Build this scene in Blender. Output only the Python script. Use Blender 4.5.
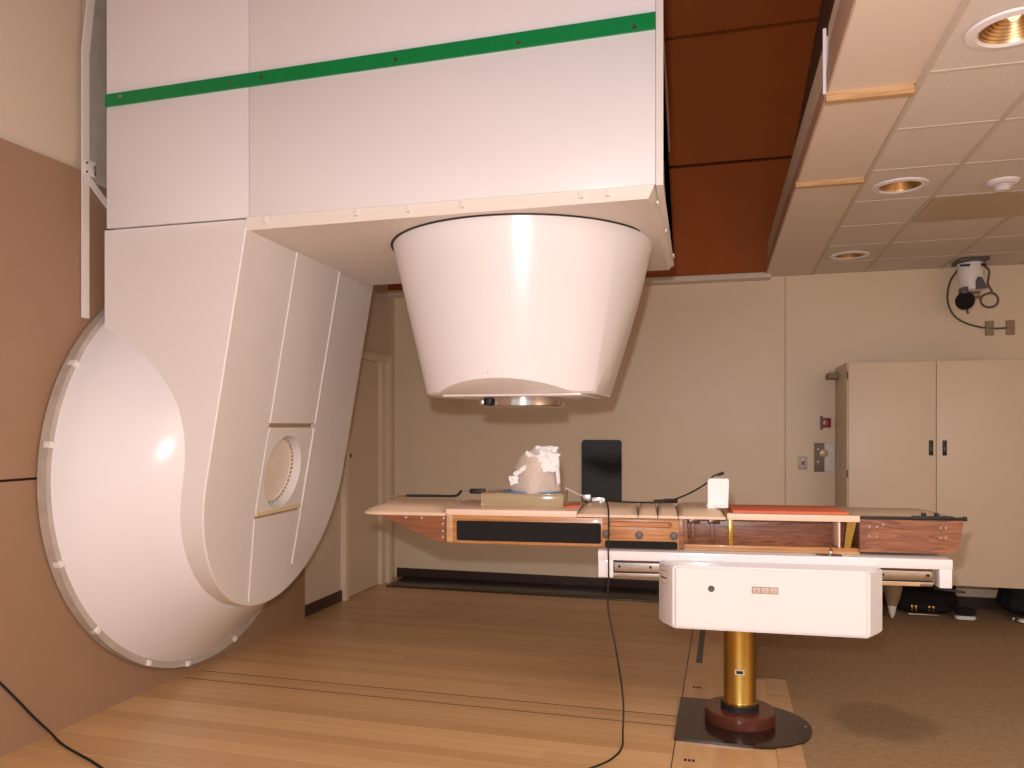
import bpy, bmesh, math, random
from mathutils import Vector, Matrix
random.seed(7)
for o in list(bpy.data.objects): bpy.data.objects.remove(o, do_unlink=True)
S = bpy.context.scene
COL = S.collection
R = math.radians

# ---------------------------------------------------------------- camera
CAM_H = 1.56
YAW = math.atan(213/780)
cam_d = bpy.data.cameras.new('camera'); cam = bpy.data.objects.new('camera', cam_d); COL.objects.link(cam)
cam.location = (0, 0, CAM_H); cam.rotation_euler = (R(90), 0, YAW)
cam_d.sensor_width = 36; cam_d.lens = 780/1024*36; cam_d.shift_y = 43/1024; cam_d.clip_start = .05
S.camera = cam
# ---------------------------------------------------------------- world, lights, exposure
w = bpy.data.worlds.new('world'); S.world = w; w.use_nodes = True
w.node_tree.nodes['Background'].inputs[0].default_value = (1.0, .91, .865, 1)
w.node_tree.nodes['Background'].inputs[1].default_value = .86
def lamp(name, kind, loc, energy, color, size=.1, rot=(0,0,0), **k):
    l = bpy.data.lights.new(name, kind); o = bpy.data.objects.new(name, l); COL.objects.link(o)
    o.location = loc; o.rotation_euler = rot; l.energy = energy; l.color = color
    if kind == 'AREA': l.size = size
    else: l.shadow_soft_size = size
    for a, b in k.items(): setattr(l, a, b)
    return o
lamp('camera_flash', 'POINT', (-.06, -.01, 1.775), 290, (1.0, .955, .968), .035)
lamp('room_light', 'AREA', (2.6, 1.2, 2.9), 90, (1.0, .87, .76), 1.6)
S.view_settings.view_transform = 'Standard'; S.view_settings.look = 'None'
S.view_settings.exposure = 0; S.view_settings.gamma = 1; S.view_settings.use_curve_mapping = False

# ---------------------------------------------------------------- materials
def srgb(r, g, b):
    f = lambda c: (c/255)/12.92 if c/255 <= .04045 else ((c/255+.055)/1.055)**2.4
    return (f(r), f(g), f(b), 1)
def mat(name, col, rough=.5, metal=0., spec=.5, noise=0., nscale=8., bump=0., bscale=200., coat=0., trans=0., emit=None, estr=0):
    m = bpy.data.materials.new(name); m.use_nodes = True; nt = m.node_tree; b = nt.nodes['Principled BSDF']
    b.inputs['Base Color'].default_value = col; b.inputs['Roughness'].default_value = rough
    b.inputs['Metallic'].default_value = metal; b.inputs['Specular IOR Level'].default_value = spec
    b.inputs['Coat Weight'].default_value = coat; b.inputs['Coat Roughness'].default_value = .08
    b.inputs['Transmission Weight'].default_value = trans
    if emit: b.inputs['Emission Color'].default_value = emit; b.inputs['Emission Strength'].default_value = estr
    tc = nt.nodes.new('ShaderNodeTexCoord')
    n = nt.nodes.new('ShaderNodeTexNoise'); n.inputs['Scale'].default_value = nscale; n.inputs['Detail'].default_value = 5
    nt.links.new(tc.outputs['Object'], n.inputs['Vector'])
    h = nt.nodes.new('ShaderNodeHueSaturation'); h.inputs['Color'].default_value = col
    mr = nt.nodes.new('ShaderNodeMapRange'); mr.inputs['To Min'].default_value = 1-noise; mr.inputs['To Max'].default_value = 1+noise
    mr.inputs['From Min'].default_value = .3; mr.inputs['From Max'].default_value = .7
    nt.links.new(n.outputs['Fac'], mr.inputs['Value']); nt.links.new(mr.outputs[0], h.inputs['Value']); nt.links.new(h.outputs[0], b.inputs['Base Color'])
    if bump:
        n2 = nt.nodes.new('ShaderNodeTexNoise'); n2.inputs['Scale'].default_value = bscale; nt.links.new(tc.outputs['Object'], n2.inputs['Vector'])
        bp = nt.nodes.new('ShaderNodeBump'); bp.inputs['Strength'].default_value = bump; bp.inputs['Distance'].default_value = .01
        nt.links.new(n2.outputs['Fac'], bp.inputs['Height']); nt.links.new(bp.outputs[0], b.inputs['Normal'])
    return m
def wood(name, c1, c2, rough=.35, stretch=(1.2, 18, 18), scale=2.2, coat=.2, dist=1.5):
    m = bpy.data.materials.new(name); m.use_nodes = True; nt = m.node_tree; b = nt.nodes['Principled BSDF']
    tc = nt.nodes.new('ShaderNodeTexCoord'); mp = nt.nodes.new('ShaderNodeMapping'); mp.inputs['Scale'].default_value = stretch
    n = nt.nodes.new('ShaderNodeTexNoise'); n.inputs['Scale'].default_value = scale; n.inputs['Detail'].default_value = 8; n.inputs['Distortion'].default_value = dist
    cr = nt.nodes.new('ShaderNodeValToRGB'); cr.color_ramp.elements[0].position = .35; cr.color_ramp.elements[1].position = .68
    cr.color_ramp.elements[0].color = c1; cr.color_ramp.elements[1].color = c2
    nt.links.new(tc.outputs['Object'], mp.inputs[0]); nt.links.new(mp.outputs[0], n.inputs['Vector']); nt.links.new(n.outputs['Fac'], cr.inputs[0]); nt.links.new(cr.outputs[0], b.inputs['Base Color'])
    b.inputs['Roughness'].default_value = rough; b.inputs['Coat Weight'].default_value = coat
    return m
def plank_mat(name, c1, c2, width, length, rough=.3):
    m = bpy.data.materials.new(name); m.use_nodes = True; nt = m.node_tree; N = nt.nodes; L = nt.links; b = N['Principled BSDF']
    geo = N.new('ShaderNodeNewGeometry'); sp = N.new('ShaderNodeSeparateXYZ'); L.new(geo.outputs['Position'], sp.inputs[0])
    def M(op, a, v=None):
        x = N.new('ShaderNodeMath'); x.operation = op
        for i, q in enumerate((a, v)):
            if q is None: continue
            if isinstance(q, (int, float)): x.inputs[i].default_value = q
            else: L.new(q, x.inputs[i])
        return x.outputs[0]
    yy = M('DIVIDE', sp.outputs['Y'], width); row = M('FLOOR', yy); fr = M('FRACT', yy)
    wn = N.new('ShaderNodeTexWhiteNoise'); wn.noise_dimensions = '1D'; L.new(row, wn.inputs['W'])
    xx = M('ADD', M('DIVIDE', sp.outputs['X'], length), M('MULTIPLY', wn.outputs['Value'], 7.3)); cell = M('FLOOR', xx)
    cb = N.new('ShaderNodeCombineXYZ'); L.new(row, cb.inputs[0]); L.new(cell, cb.inputs[1])
    wn2 = N.new('ShaderNodeTexWhiteNoise'); L.new(cb.outputs[0], wn2.inputs['Vector'])
    mp = N.new('ShaderNodeMapping'); mp.inputs['Scale'].default_value = (1, 26, 1); L.new(geo.outputs['Position'], mp.inputs[0])
    ns = N.new('ShaderNodeTexNoise'); ns.inputs['Scale'].default_value = 1.6; ns.inputs['Detail'].default_value = 6; L.new(mp.outputs[0], ns.inputs['Vector'])
    fac = M('ADD', M('MULTIPLY', wn2.outputs['Value'], .55), M('MULTIPLY', ns.outputs['Fac'], .45))
    cr = N.new('ShaderNodeValToRGB'); cr.color_ramp.elements[0].position = .15; cr.color_ramp.elements[1].position = .8
    cr.color_ramp.elements[0].color = c1; cr.color_ramp.elements[1].color = c2; L.new(fac, cr.inputs[0])
    seam = M('LESS_THAN', fr, .035)
    wn3 = N.new('ShaderNodeTexWhiteNoise'); wn3.noise_dimensions = '1D'; L.new(M('ADD', row, .37), wn3.inputs['W'])
    mx = N.new('ShaderNodeMix'); mx.data_type = 'RGBA'; L.new(M('MULTIPLY', seam, M('GREATER_THAN', wn3.outputs['Value'], .55)), mx.inputs[0]); L.new(cr.outputs[0], mx.inputs[6]); mx.inputs[7].default_value = (c2[0]*1.25, c2[1]*1.35, c2[2]*1.5, 1)
    L.new(mx.outputs[2], b.inputs['Base Color'])
    b.inputs['Roughness'].default_value = rough
    return m
M = dict(
 wall=mat('painted wall beige', srgb(230,210,182), .42, noise=.015, nscale=2),
 upper=mat('upper wall paint', srgb(212,194,174), .5, noise=.015, nscale=2),
 brown=mat('brown wall panel', srgb(156,124,98), .45, noise=.02, nscale=3),
 ceil=mat('ceiling tile', srgb(220,212,206), .9, noise=.05, nscale=90, bump=.25, bscale=160),
 grid=mat('ceiling grid metal', srgb(205,192,180), .6),
 soff=mat('soffit board', srgb(224,212,200), .5, noise=.01, nscale=3),
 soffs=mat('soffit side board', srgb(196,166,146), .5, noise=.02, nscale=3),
 dark=mat('well side grey', srgb(108,92,80), .6, noise=.15, nscale=6),
 orange=mat('orange well panel', srgb(160,84,34), .42, noise=.06, nscale=2.2),
 joint=mat('dark joint', srgb(30,14,8), .8),
 base=mat('rubber baseboard', srgb(58,38,32), .45),
 trough=mat('dark floor cover', srgb(34,26,24), .28),
 carpet=mat('brown carpet', srgb(160,132,102), .95, spec=.1, noise=.12, nscale=30, bump=.5, bscale=300),
 floor=plank_mat('floor planks', srgb(190,148,102), srgb(214,174,126), .105, 11),
 apron=wood('floor wood plain', srgb(196,154,108), srgb(212,172,124), .35, (8, 1, 1), 1.2, .1),
 white=mat('white gantry shell', srgb(238,236,241), .24, spec=.4, noise=.006, nscale=3),
 cream=mat('cream soft panel', srgb(234,229,226), .5),
 face=mat('white arm face', srgb(234,230,230), .42, noise=.006, nscale=3),
 groove=mat('groove shadow', srgb(168,138,112), .7),
 tape=mat('yellowed tape', srgb(232,216,172), .5),
 green=mat('green stripe', srgb(0,136,72), .4, noise=.02, nscale=20),
 steel=mat('brushed steel', srgb(178,172,168), .28, 1.0, noise=.08, nscale=40),
 chrome=mat('polished steel', srgb(205,198,196), .14, 1.0),
 greymetal=mat('grey rim metal', srgb(188,178,168), .5, .1, noise=.1, nscale=12),
 black=mat('black plastic', srgb(14,13,13), .5),
 rubber=mat('black rubber', srgb(20,18,18), .6),
 glossblack=mat('glossy black sheet', srgb(3,3,3), .12),
 grill=mat('black felt strip', srgb(17,15,15), .9, noise=.1, nscale=200),
 pad=mat('beige vinyl pad', srgb(222,196,170), .4, noise=.01, nscale=6),
 padedge=mat('pale board edge', srgb(236,206,186), .45),
 cherry=wood('orange plywood side', srgb(164,106,58), srgb(196,144,92), .35),
 wing=wood('red brown wing wood', srgb(120,68,36), srgb(150,88,48), .35),
 walnut=wood('walnut', srgb(112,68,54), srgb(164,108,78), .35, (1.5, 6, 14), 2.4, .2, 2.5),
 slat=wood('light wood batten', srgb(180,138,96), srgb(206,170,126), .5),
 enamel=mat('white enamel', srgb(236,233,238), .14, coat=.3),
 brass=mat('golden anodised metal', srgb(186,148,76), .26, 1.0, noise=.03, nscale=30),
 brownplate=mat('brown enamel plate', srgb(44,27,24), .14),
 brownring=mat('brown plastic ring', srgb(92,50,36), .25),
 grey=mat('dark grey plastic', srgb(84,80,84), .45),
 cabinet=mat('cabinet enamel', srgb(218,198,174), .42, noise=.008, nscale=3),
 orangemat=mat('orange foam mat', srgb(226,120,84), .7, noise=.05, nscale=40),
 blue=mat('blue rim plastic', srgb(96,140,186), .4),
 paper=mat('white paper', srgb(246,246,250), .6),
 red=mat('red button', srgb(150,24,22), .3),
 glass=mat('lamp lens', srgb(190,170,140), .35),
 reflector=mat('gold lamp reflector', srgb(190,158,116), .35, 1.0),
 bulb=mat('bulb', srgb(255,220,170), .3, emit=(1, .75, .45, 1), estr=1.2),
 print_=mat('grey print', srgb(86,76,74), .6),
 cloth=mat('black cloth', srgb(14,13,14), .9),
 tan=mat('tan fabric', srgb(158,138,110), .8),
 handle=wood('handle wood', srgb(170,96,36), srgb(214,140,70), .3),
 taupe=mat('taupe plate', srgb(128,112,96), .5),
 knobm=mat('pale knob', srgb(206,188,140), .25),
 disc=mat('dial disc white', srgb(236,222,208), .35),
)
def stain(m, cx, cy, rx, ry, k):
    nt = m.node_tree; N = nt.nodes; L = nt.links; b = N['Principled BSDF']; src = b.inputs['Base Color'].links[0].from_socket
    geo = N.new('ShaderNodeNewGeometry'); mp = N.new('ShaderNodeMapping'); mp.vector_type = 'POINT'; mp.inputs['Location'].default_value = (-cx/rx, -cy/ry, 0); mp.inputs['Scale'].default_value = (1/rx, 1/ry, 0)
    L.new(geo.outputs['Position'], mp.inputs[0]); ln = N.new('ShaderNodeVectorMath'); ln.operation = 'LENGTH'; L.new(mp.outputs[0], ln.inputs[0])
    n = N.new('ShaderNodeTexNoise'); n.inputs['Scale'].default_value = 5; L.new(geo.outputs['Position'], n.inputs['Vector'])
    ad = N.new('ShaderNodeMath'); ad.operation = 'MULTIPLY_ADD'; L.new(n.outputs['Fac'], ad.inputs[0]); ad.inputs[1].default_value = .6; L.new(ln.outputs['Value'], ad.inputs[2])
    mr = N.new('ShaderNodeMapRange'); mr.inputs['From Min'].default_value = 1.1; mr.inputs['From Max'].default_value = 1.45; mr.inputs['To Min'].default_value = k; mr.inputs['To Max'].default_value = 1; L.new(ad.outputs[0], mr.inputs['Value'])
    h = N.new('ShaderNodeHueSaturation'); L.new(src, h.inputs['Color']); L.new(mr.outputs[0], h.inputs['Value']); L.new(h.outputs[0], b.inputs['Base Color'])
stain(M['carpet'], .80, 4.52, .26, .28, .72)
def see_through(name, col, fac, rough=.2, noise_scale=60):
    m = bpy.data.materials.new(name); m.use_nodes = True; nt = m.node_tree; b = nt.nodes['Principled BSDF']; out = nt.nodes['Material Output']
    b.inputs['Base Color'].default_value = col; b.inputs['Roughness'].default_value = rough
    t = nt.nodes.new('ShaderNodeBsdfTransparent'); mx = nt.nodes.new('ShaderNodeMixShader')
    n = nt.nodes.new('ShaderNodeTexNoise'); n.inputs['Scale'].default_value = noise_scale; tc = nt.nodes.new('ShaderNodeTexCoord'); nt.links.new(tc.outputs['Object'], n.inputs['Vector'])
    mr = nt.nodes.new('ShaderNodeMapRange'); mr.inputs['To Min'].default_value = fac-.12; mr.inputs['To Max'].default_value = fac+.12
    nt.links.new(n.outputs['Fac'], mr.inputs['Value']); nt.links.new(mr.outputs[0], mx.inputs[0])
    nt.links.new(t.outputs[0], mx.inputs[1]); nt.links.new(b.outputs[0], mx.inputs[2]); nt.links.new(mx.outputs[0], out.inputs['Surface'])
    return m
M['mask'] = see_through('thermoplastic mask', srgb(238,222,212), .62, .45)
M['acrylic'] = see_through('yellowed acrylic', srgb(206,184,148), .5, .12, 3)

# ---------------------------------------------------------------- helpers
def thing(name, label, cat, loc=(0,0,0), rotz=0, group=None):
    o = bpy.data.objects.new(name, None); COL.objects.link(o); o.location = loc; o.rotation_euler = (0,0,rotz); o.empty_display_size = .05
    o['label'] = label; o['category'] = cat
    if group: o['group'] = group
    return o
def tag(o, label, cat, group=None, kind=None):
    o['label'] = label; o['category'] = cat
    if group: o['group'] = group
    if kind: o['kind'] = kind
    return o
def obj(name, bm, material, parent=None, world=True, smooth=True, label=None):
    """bm holds world coordinates (world=True) or coordinates of the thing's own frame"""
    if world:
        q = parent; T = Matrix.Identity(4); chain = []
        while q is not None: chain.append(q); q = q.parent
        for q in reversed(chain): T = T @ (Matrix.Translation(q.location) @ Matrix.Rotation(q.rotation_euler.z, 4, 'Z'))
        if parent is not None: bm.transform(T.inverted())
    org = Vector((0,0,0))
    if parent is None:   # origin at base centre
        xs = [v.co for v in bm.verts]
        org = Vector(((min(c.x for c in xs)+max(c.x for c in xs))/2, (min(c.y for c in xs)+max(c.y for c in xs))/2, min(c.z for c in xs)))
        bm.transform(Matrix.Translation(-org))
    me = bpy.data.meshes.new(name); bmesh.ops.recalc_face_normals(bm, faces=bm.faces[:])
    bm.to_mesh(me); bm.free()
    o = bpy.data.objects.new(name, me); COL.objects.link(o); o.location = org
    me.materials.append(M[material] if isinstance(material, str) else material)
    if smooth:
        for p in me.polygons: p.use_smooth = True
        try: me.set_sharp_from_angle(angle=R(32))
        except Exception: pass
    if parent is not None: o.parent = parent
    if label: o['label'] = label
    return o
def struct(name, bm, material, parent=None, **k):
    o = obj(name, bm, material, parent, **k)
    if parent is None: o['kind'] = 'structure'
    return o
def B(): return bmesh.new()
def box(bm, x0, x1, y0, y1, z0, z1, bev=0, seg=2):
    r = bmesh.ops.create_cube(bm, size=1); vs = r['verts']
    for v in vs: v.co = Vector(((x0+x1)/2+v.co.x*(x1-x0), (y0+y1)/2+v.co.y*(y1-y0), (z0+z1)/2+v.co.z*(z1-z0)))
    if bev:
        es = list({e for v in vs for e in v.link_edges}); bmesh.ops.bevel(bm, geom=es, offset=bev, segments=seg, affect='EDGES', profile=.5)
    return bm
def cyl(bm, p0, p1, r0, r1=None, seg=32, caps=True):
    p0 = Vector(p0); p1 = Vector(p1); r1 = r0 if r1 is None else r1; d = p1-p0
    q = Vector((0,0,1)).rotation_difference(d.normalized()).to_matrix().to_4x4()
    bmesh.ops.create_cone(bm, cap_ends=caps, segments=seg, radius1=r0, radius2=r1, depth=d.length, matrix=Matrix.Translation((p0+p1)/2) @ q)
    return bm
def ring(bm, c, axis, r_out, r_in, h, seg=48):
    c = Vector(c); q = Vector((0,0,1)).rotation_difference(Vector(axis).normalized()).to_matrix()
    prof = [(r_in,0),(r_out,0),(r_out,h),(r_in,h)]; rows = []
    for i in range(seg):
        a = 2*math.pi*i/seg; rows.append([bm.verts.new(c+q@Vector((r*math.cos(a), r*math.sin(a), z))) for r, z in prof])
    for i in range(seg):
        A, D = rows[i], rows[(i+1)%seg]
        for j in range(4): bm.faces.new((A[j], D[j], D[(j+1)%4], A[(j+1)%4]))
    return bm
def lathe(bm, c, axis, prof, seg=64, cap0=True, cap1=True):
    c = Vector(c); q = Vector((0,0,1)).rotation_difference(Vector(axis).normalized()).to_matrix(); rows = []
    for r, z in prof: rows.append([bm.verts.new(c+q@Vector((r*math.cos(2*math.pi*i/seg), r*math.sin(2*math.pi*i/seg), z))) for i in range(seg)])
    for a, b in zip(rows, rows[1:]):
        for i in range(seg): bm.faces.new((a[i], a[(i+1)%seg], b[(i+1)%seg], b[i]))
    if cap0: bm.faces.new(rows[0])
    if cap1: bm.faces.new(rows[-1])
    return bm
def prism(bm, pts, off, close=True):
    """closed polygon pts (3D) extruded by vector off"""
    off = Vector(off); a = [bm.verts.new(Vector(p)) for p in pts]; b = [bm.verts.new(Vector(p)+off) for p in pts]; n = len(a)
    bm.faces.new(a); bm.faces.new(b)
    for i in range(n): bm.faces.new((a[i], a[(i+1)%n], b[(i+1)%n], b[i]))
    return bm
def smooth_path(pts, k=8):
    P = [Vector(p) for p in pts]; out = []
    for i in range(len(P)-1):
        p0 = P[max(i-1,0)]; p1 = P[i]; p2 = P[i+1]; p3 = P[min(i+2, len(P)-1)]
        for j in range(k):
            t = j/k; out.append(.5*((2*p1)+(p2-p0)*t+(2*p0-5*p1+4*p2-p3)*t*t+(3*p1-p0-3*p2+p3)*t**3))
    out.append(P[-1]); return out
def tube(bm, pts, r, seg=10, k=8, smooth=True):
    P = smooth_path(pts, k) if smooth else [Vector(p) for p in pts]; rows = []; n = None
    for i, p in enumerate(P):
        d = (P[min(i+1,len(P)-1)]-P[max(i-1,0)]).normalized()
        if n is None: n = d.orthogonal().normalized()
        n = (n-d*n.dot(d)).normalized(); m = d.cross(n)
        rows.append([bm.verts.new(p+r*(math.cos(2*math.pi*j/seg)*n+math.sin(2*math.pi*j/seg)*m)) for j in range(seg)])
    for a, b in zip(rows, rows[1:]):
        for j in range(seg): bm.faces.new((a[j], a[(j+1)%seg], b[(j+1)%seg], b[j]))
    bm.faces.new(rows[0]); bm.faces.new(rows[-1]); return bm
def rrect(w, h, r, n=6, cx=0, cy=0):
    out = []
    for (sx, sy, a0) in ((1,1,0), (-1,1,90), (-1,-1,180), (1,-1,270)):
        for i in range(n+1):
            a = R(a0+90*i/n); out.append((cx+sx*(w/2-r)+r*math.cos(a), cy+sy*(h/2-r)+r*math.sin(a)))
    return out

# ================================================================ THE SETTING
XL, YB, ZC = -3.3, 7.54, 2.943
YF, XR = -2.2, 3.9
struct('floor', box(B(), XL-.2, -.24, YF, YB, -.1, 0), 'floor')
struct('floor', box(B(), -.24, XR, YF, YB, -.1, -.004), 'carpet')
bm = B(); box(bm, -.236, .09, YF, 5.26, -.02, .0); box(bm, .09, .241, YF, 5.06, -.02, .0)
struct('floor', bm, 'apron')
bm = B(); box(bm, .24, .36, YF, 5.07, -.02, .004); struct('trim_1', bm, 'slat')
bm = B(); box(bm, -.236, .0, 5.265, 7.1, -.02, .0); struct('floor', bm, 'apron')
bm = B()
for y in (4.145, 4.295): box(bm, -3.24, -.242, y-.003, y+.003, -.002, .0008)
box(bm, -.241, -.237, YF, 7.1, -.002, .0008)
struct('trim_2', bm, 'joint')
bm = B()
for y in (4.80, 3.74):
    for k in range(3): box(bm, -.185+.018*k, -.173+.018*k, y-.012, y+.012, -.001, .0012)
struct('trim_15', bm, 'joint')
struct('trim_3', box(B(), -.185, -.145, 5.3, 7.0, -.002, .002), 'grey')
struct('wall_back', box(B(), XL-.2, XR, YB, YB+.15, 0, ZC+.1), 'wall')
struct('wall_right', box(B(), XR, XR+.15, YF, YB, 0, ZC), 'wall')
struct('trim_4', box(B(), .528, .534, YB-.002, YB, .1, 2.93), 'groove')
# left wall: plain wall, brown panel set in front of it, paler wall above
struct('wall_left', box(B(), XL-.15, XL-.03, YF, YB+.1, 0, 5.2), 'upper')
bm = B(); box(bm, XL-.03, XL, YF, 5.684, 1.311, 2.925); box(bm, XL-.03, XL, YF, 5.684, 0, 1.298)
struct('wall_left', bm, 'brown')
struct('trim_5', box(B(), XL-.029, XL-.012, YF, 3.2, 1.297, 1.312), 'joint')
# baseboards
struct('baseboard_left', box(B(), XL-.03, XL-.018, 5.684, 6.36, 0, .095), 'base')
bm = B(); box(bm, XL, XR, YB-.014, YB, -.004, .095); struct('baseboard_back', bm, 'base')
struct('trim_6', box(B(), -3.2, -.28, 7.03, YB-.014, 0, .012, .004), 'trough')
# door in the left wall beyond the gantry
d1 = struct('door_1', box(B(), XL-.03, XL-.015, 6.44, 7.1, .01, 2.19), 'cabinet')
fb = B(); box(fb, XL-.03, XL+.02, 6.36, 6.42, 0, 2.26); box(fb, XL-.03, XL+.02, 7.12, 7.2, 0, 2.26); box(fb, XL-.03, XL+.05, 7.23, 7.3, 0, 2.26); box(fb, XL-.03, XL+.04, 6.36, 7.3, 2.2, 2.27)
fr = struct('trim_7', fb, 'wall')
kb = B(); lathe(kb, (XL-.02, 6.475, 1.30), (1,0,0), [(.02,0),(.008,.006),(.008,.02),(.016,.025),(.018,.035),(.010,.042)], 20); obj('door_knob', kb, 'steel', d1, world=False).location = -Vector(d1.location)
# ceiling: tiles right of the soffit, soffit, well above the gantry
struct('ceiling', box(B(), .745, XR, YF, YB, ZC, ZC+.08), 'ceil')
bm = B(); gx = [.755, 1.2, 1.81, 2.42, 3.03, 3.64]; gy = [3.364+.6075*i for i in range(-9, 8)]
for x in gx: box(bm, x-.012, x+.012, YF, YB, ZC-.004, ZC+.002)
for y in gy:
    if y > YF: box(bm, .745, XR, y-.010, y+.010, ZC-.0035, ZC+.002)
struct('trim_8', bm, 'grid')
bm = B(); prism(bm, [(.41, 3.5, ZC-.004), (.745, 3.5, ZC-.004), (.745, YB, ZC-.004), (.362, YB, ZC-.004)], (0, 0, .26)); struct('ceiling', bm, 'soff')
bm = B(); box(bm, .413, .745, YF, 3.47, ZC+.006, ZC+.28); struct('ceiling', bm, 'soff')
struct('trim_9', box(B(), .405, .740, 3.47, 3.505, ZC-.03, ZC+.01), 'slat')
struct('trim_10', box(B(), .384, .740, 4.665, 4.70, ZC-.03, ZC+.01), 'slat')
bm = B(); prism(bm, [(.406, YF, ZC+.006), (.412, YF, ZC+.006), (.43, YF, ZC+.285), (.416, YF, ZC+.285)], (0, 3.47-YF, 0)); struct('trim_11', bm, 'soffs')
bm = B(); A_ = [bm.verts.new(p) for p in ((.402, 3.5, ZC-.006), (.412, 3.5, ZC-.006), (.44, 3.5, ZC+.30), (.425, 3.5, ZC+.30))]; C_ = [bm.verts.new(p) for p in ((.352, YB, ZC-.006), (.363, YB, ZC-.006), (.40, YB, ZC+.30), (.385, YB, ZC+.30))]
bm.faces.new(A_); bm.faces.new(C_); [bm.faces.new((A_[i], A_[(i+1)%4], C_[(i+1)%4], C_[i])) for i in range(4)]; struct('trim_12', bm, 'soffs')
struct('trim_13', box(B(), .392, .405, 3.462, 3.475, ZC, ZC+.27), 'enamel')
# well: sloping grey side, curved orange lining in bands, rim trim at the back wall
bm = B(); prism(bm, [(.425, .9, ZC+.1), (.7, .9, ZC+.1), (.9, .9, 5.3), (.76, .9, 5.3)], (0, 6.6, 0)); struct('wall_right', bm, 'dark')
YC_, ZC_, RW = 4.33, 1.28, 3.5
def arc_band(bm, a0, a1, x0, x1, r0, r1, n=14):
    rows = []
    for i in range(n+1):
        a = R(a0+(a1-a0)*i/n); c, s = math.cos(a), math.sin(a)
        rows.append([bm.verts.new((x, YC_+r*c, ZC_+r*s)) for x, r in ((x0,r0),(x1,r0),(x1,r1),(x0,r1))])
    for p, q in zip(rows, rows[1:]):
        for j in range(4): bm.faces.new((p[j], q[j], q[(j+1)%4], p[(j+1)%4]))
    bm.faces.new(rows[0]); bm.faces.new(rows[-1])
bm = B(); angs = [28.5, 45.5, 64, 82.4, 101, 119.5, 138, 152]
for a, b in zip(angs, angs[1:]): arc_band(bm, a+.22, b-.22, XL-.03, .86, RW, RW+.05)
struct('ceiling', bm, 'orange')
bm = B(); arc_band(bm, 28.7, 151.6, XL-.03, .88, RW+.03, RW+.1, 50); struct('ceiling', bm, 'joint')
struct('trim_14', box(B(), XL-.03, .40, YB-.16, YB, ZC-.035, ZC+.01), 'soff')
struct('ceiling', box(B(), XL-.03, .40, YF, 1.2, ZC, ZC+.06), 'soff')

# ================================================================ GANTRY (one rotating machine)
XB0, XB1, YF0, YF1, ZB = -3.16, -.29, 3.42, 5.2, 2.612
g = thing('therapy_gantry', 'huge white radiotherapy gantry machine with green stripe and cone shaped nozzle over the couch', 'medical machine', (XL, YC_, .0))
def rb(x0, x1, y0, y1, z0, z1, name, m, parent=g, bev=0, **k): return obj(name, box(B(), x0, x1, y0, y1, z0, z1, bev), m, parent, **k)
ZT = 4.62
# housing panels in front (seams are real gaps), stripe between upper and lower panels
def zs(x): return 3.315+.000*(x)   # stripe foot height
housing = obj('housing', prism(B(), [(XB0+.01, YF0+.014, ZB+.005), (XB1-.01, YF0+.014, ZB+.005), (-.45, YF1, ZB+.005), (XB0+.01, YF1, ZB+.005)], (0, 0, ZT-ZB)), 'white', g)
for i, (x0, x1) in enumerate(((XB0, -2.302), (-2.296, XB1))):
    rb(x0, x1, YF0, YF0+.016, ZB, 3.312, 'front_panel', 'white', bev=.002)
    rb(x0, x1, YF0, YF0+.016, 3.316, ZT, 'front_panel', 'white', bev=.002)
st = obj('green_stripe', prism(B(), [(XB0, YF0-.012, 3.252), (XB1, YF0-.012, 3.280), (XB1, YF0-.012, 3.352), (XB0, YF0-.012, 3.316)], (0, .014, 0)), 'green', g)
for x in (-3.06, -2.40, -2.22, -1.5, -.9, -.38):
    obj('screw', cyl(B(), (x, YF0-.015, 3.295), (x, YF0-.010, 3.295), .009, seg=14), 'steel', st)
# end plate at the nozzle end
bm = B(); prof_ = []
for i in range(9):
    t = i/8; y = YF0+(YF1-.02-YF0)*t; lw = -.256-.062*t; hi = -.257-.168*t
    prof_.append([bm.verts.new(p) for p in ((hi-.032, y, ZT), (hi, y, ZT), (hi, y, ZB+.004), (lw, y, ZB-.006), (lw-.032, y, ZB-.006))])
for p, q in zip(prof_, prof_[1:]):
    for j in range(5): bm.faces.new((p[j], q[j], q[(j+1)%5], p[(j+1)%5]))
bm.faces.new(prof_[0]); bm.faces.new(prof_[-1]); obj('end_plate', bm, 'cream', g)
obj('hanging_rod', tube(B(), [(XB1+.02, 3.5, 3.40), (XB1+.015, 3.9, 3.19), (XB1+.01, 4.15, 3.0)], .004, smooth=False), 'steel', g)
# bottom skirt: shallow inverted tray
bm = B()
rings = [[(-2.315, YF0+.006, ZB+.004), (XB1-.002, YF0+.006, ZB+.004), (XB1-.03, YF1-.05, ZB+.004), (-2.40, YF1-.05, ZB+.004)],
 [(-2.35, YF0+.04, ZB-.056), (XB1-.035, YF0+.04, ZB-.050), (XB1-.055, YF1-.11, ZB-.045), (-2.44, YF1-.11, ZB-.042)],
 [(-2.30, YF0+.16, ZB-.030), (XB1-.16, YF0+.16, ZB-.030), (XB1-.16, YF1-.22, ZB-.035), (-2.38, YF1-.22, ZB-.035)]]
rv = [[bm.verts.new(p) for p in q] for q in rings]; bm.faces.new(rv[0]); bm.faces.new(rv[2])
for p, q in zip(rv, rv[1:]):
    for i in range(4): bm.faces.new((p[i], p[(i+1)%4], q[(i+1)%4], q[i]))
sk = obj('bottom_skirt', bm, 'cream', g)
for x in (-2.22, -1.72, -1.45, -1.18, -.62, -.5): 
    obj('clip', box(B(), x-.009, x+.009, YF0+.006, YF0+.03, ZB-.032, ZB-.002, .003), 'cream', sk)
for y in (3.62, 4.15, 4.75):
    obj('clip', box(B(), XB1-.012, XB1-.002, y-.01, y+.07, ZB-.03, ZB-.018, .002), 'white', sk)
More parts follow.
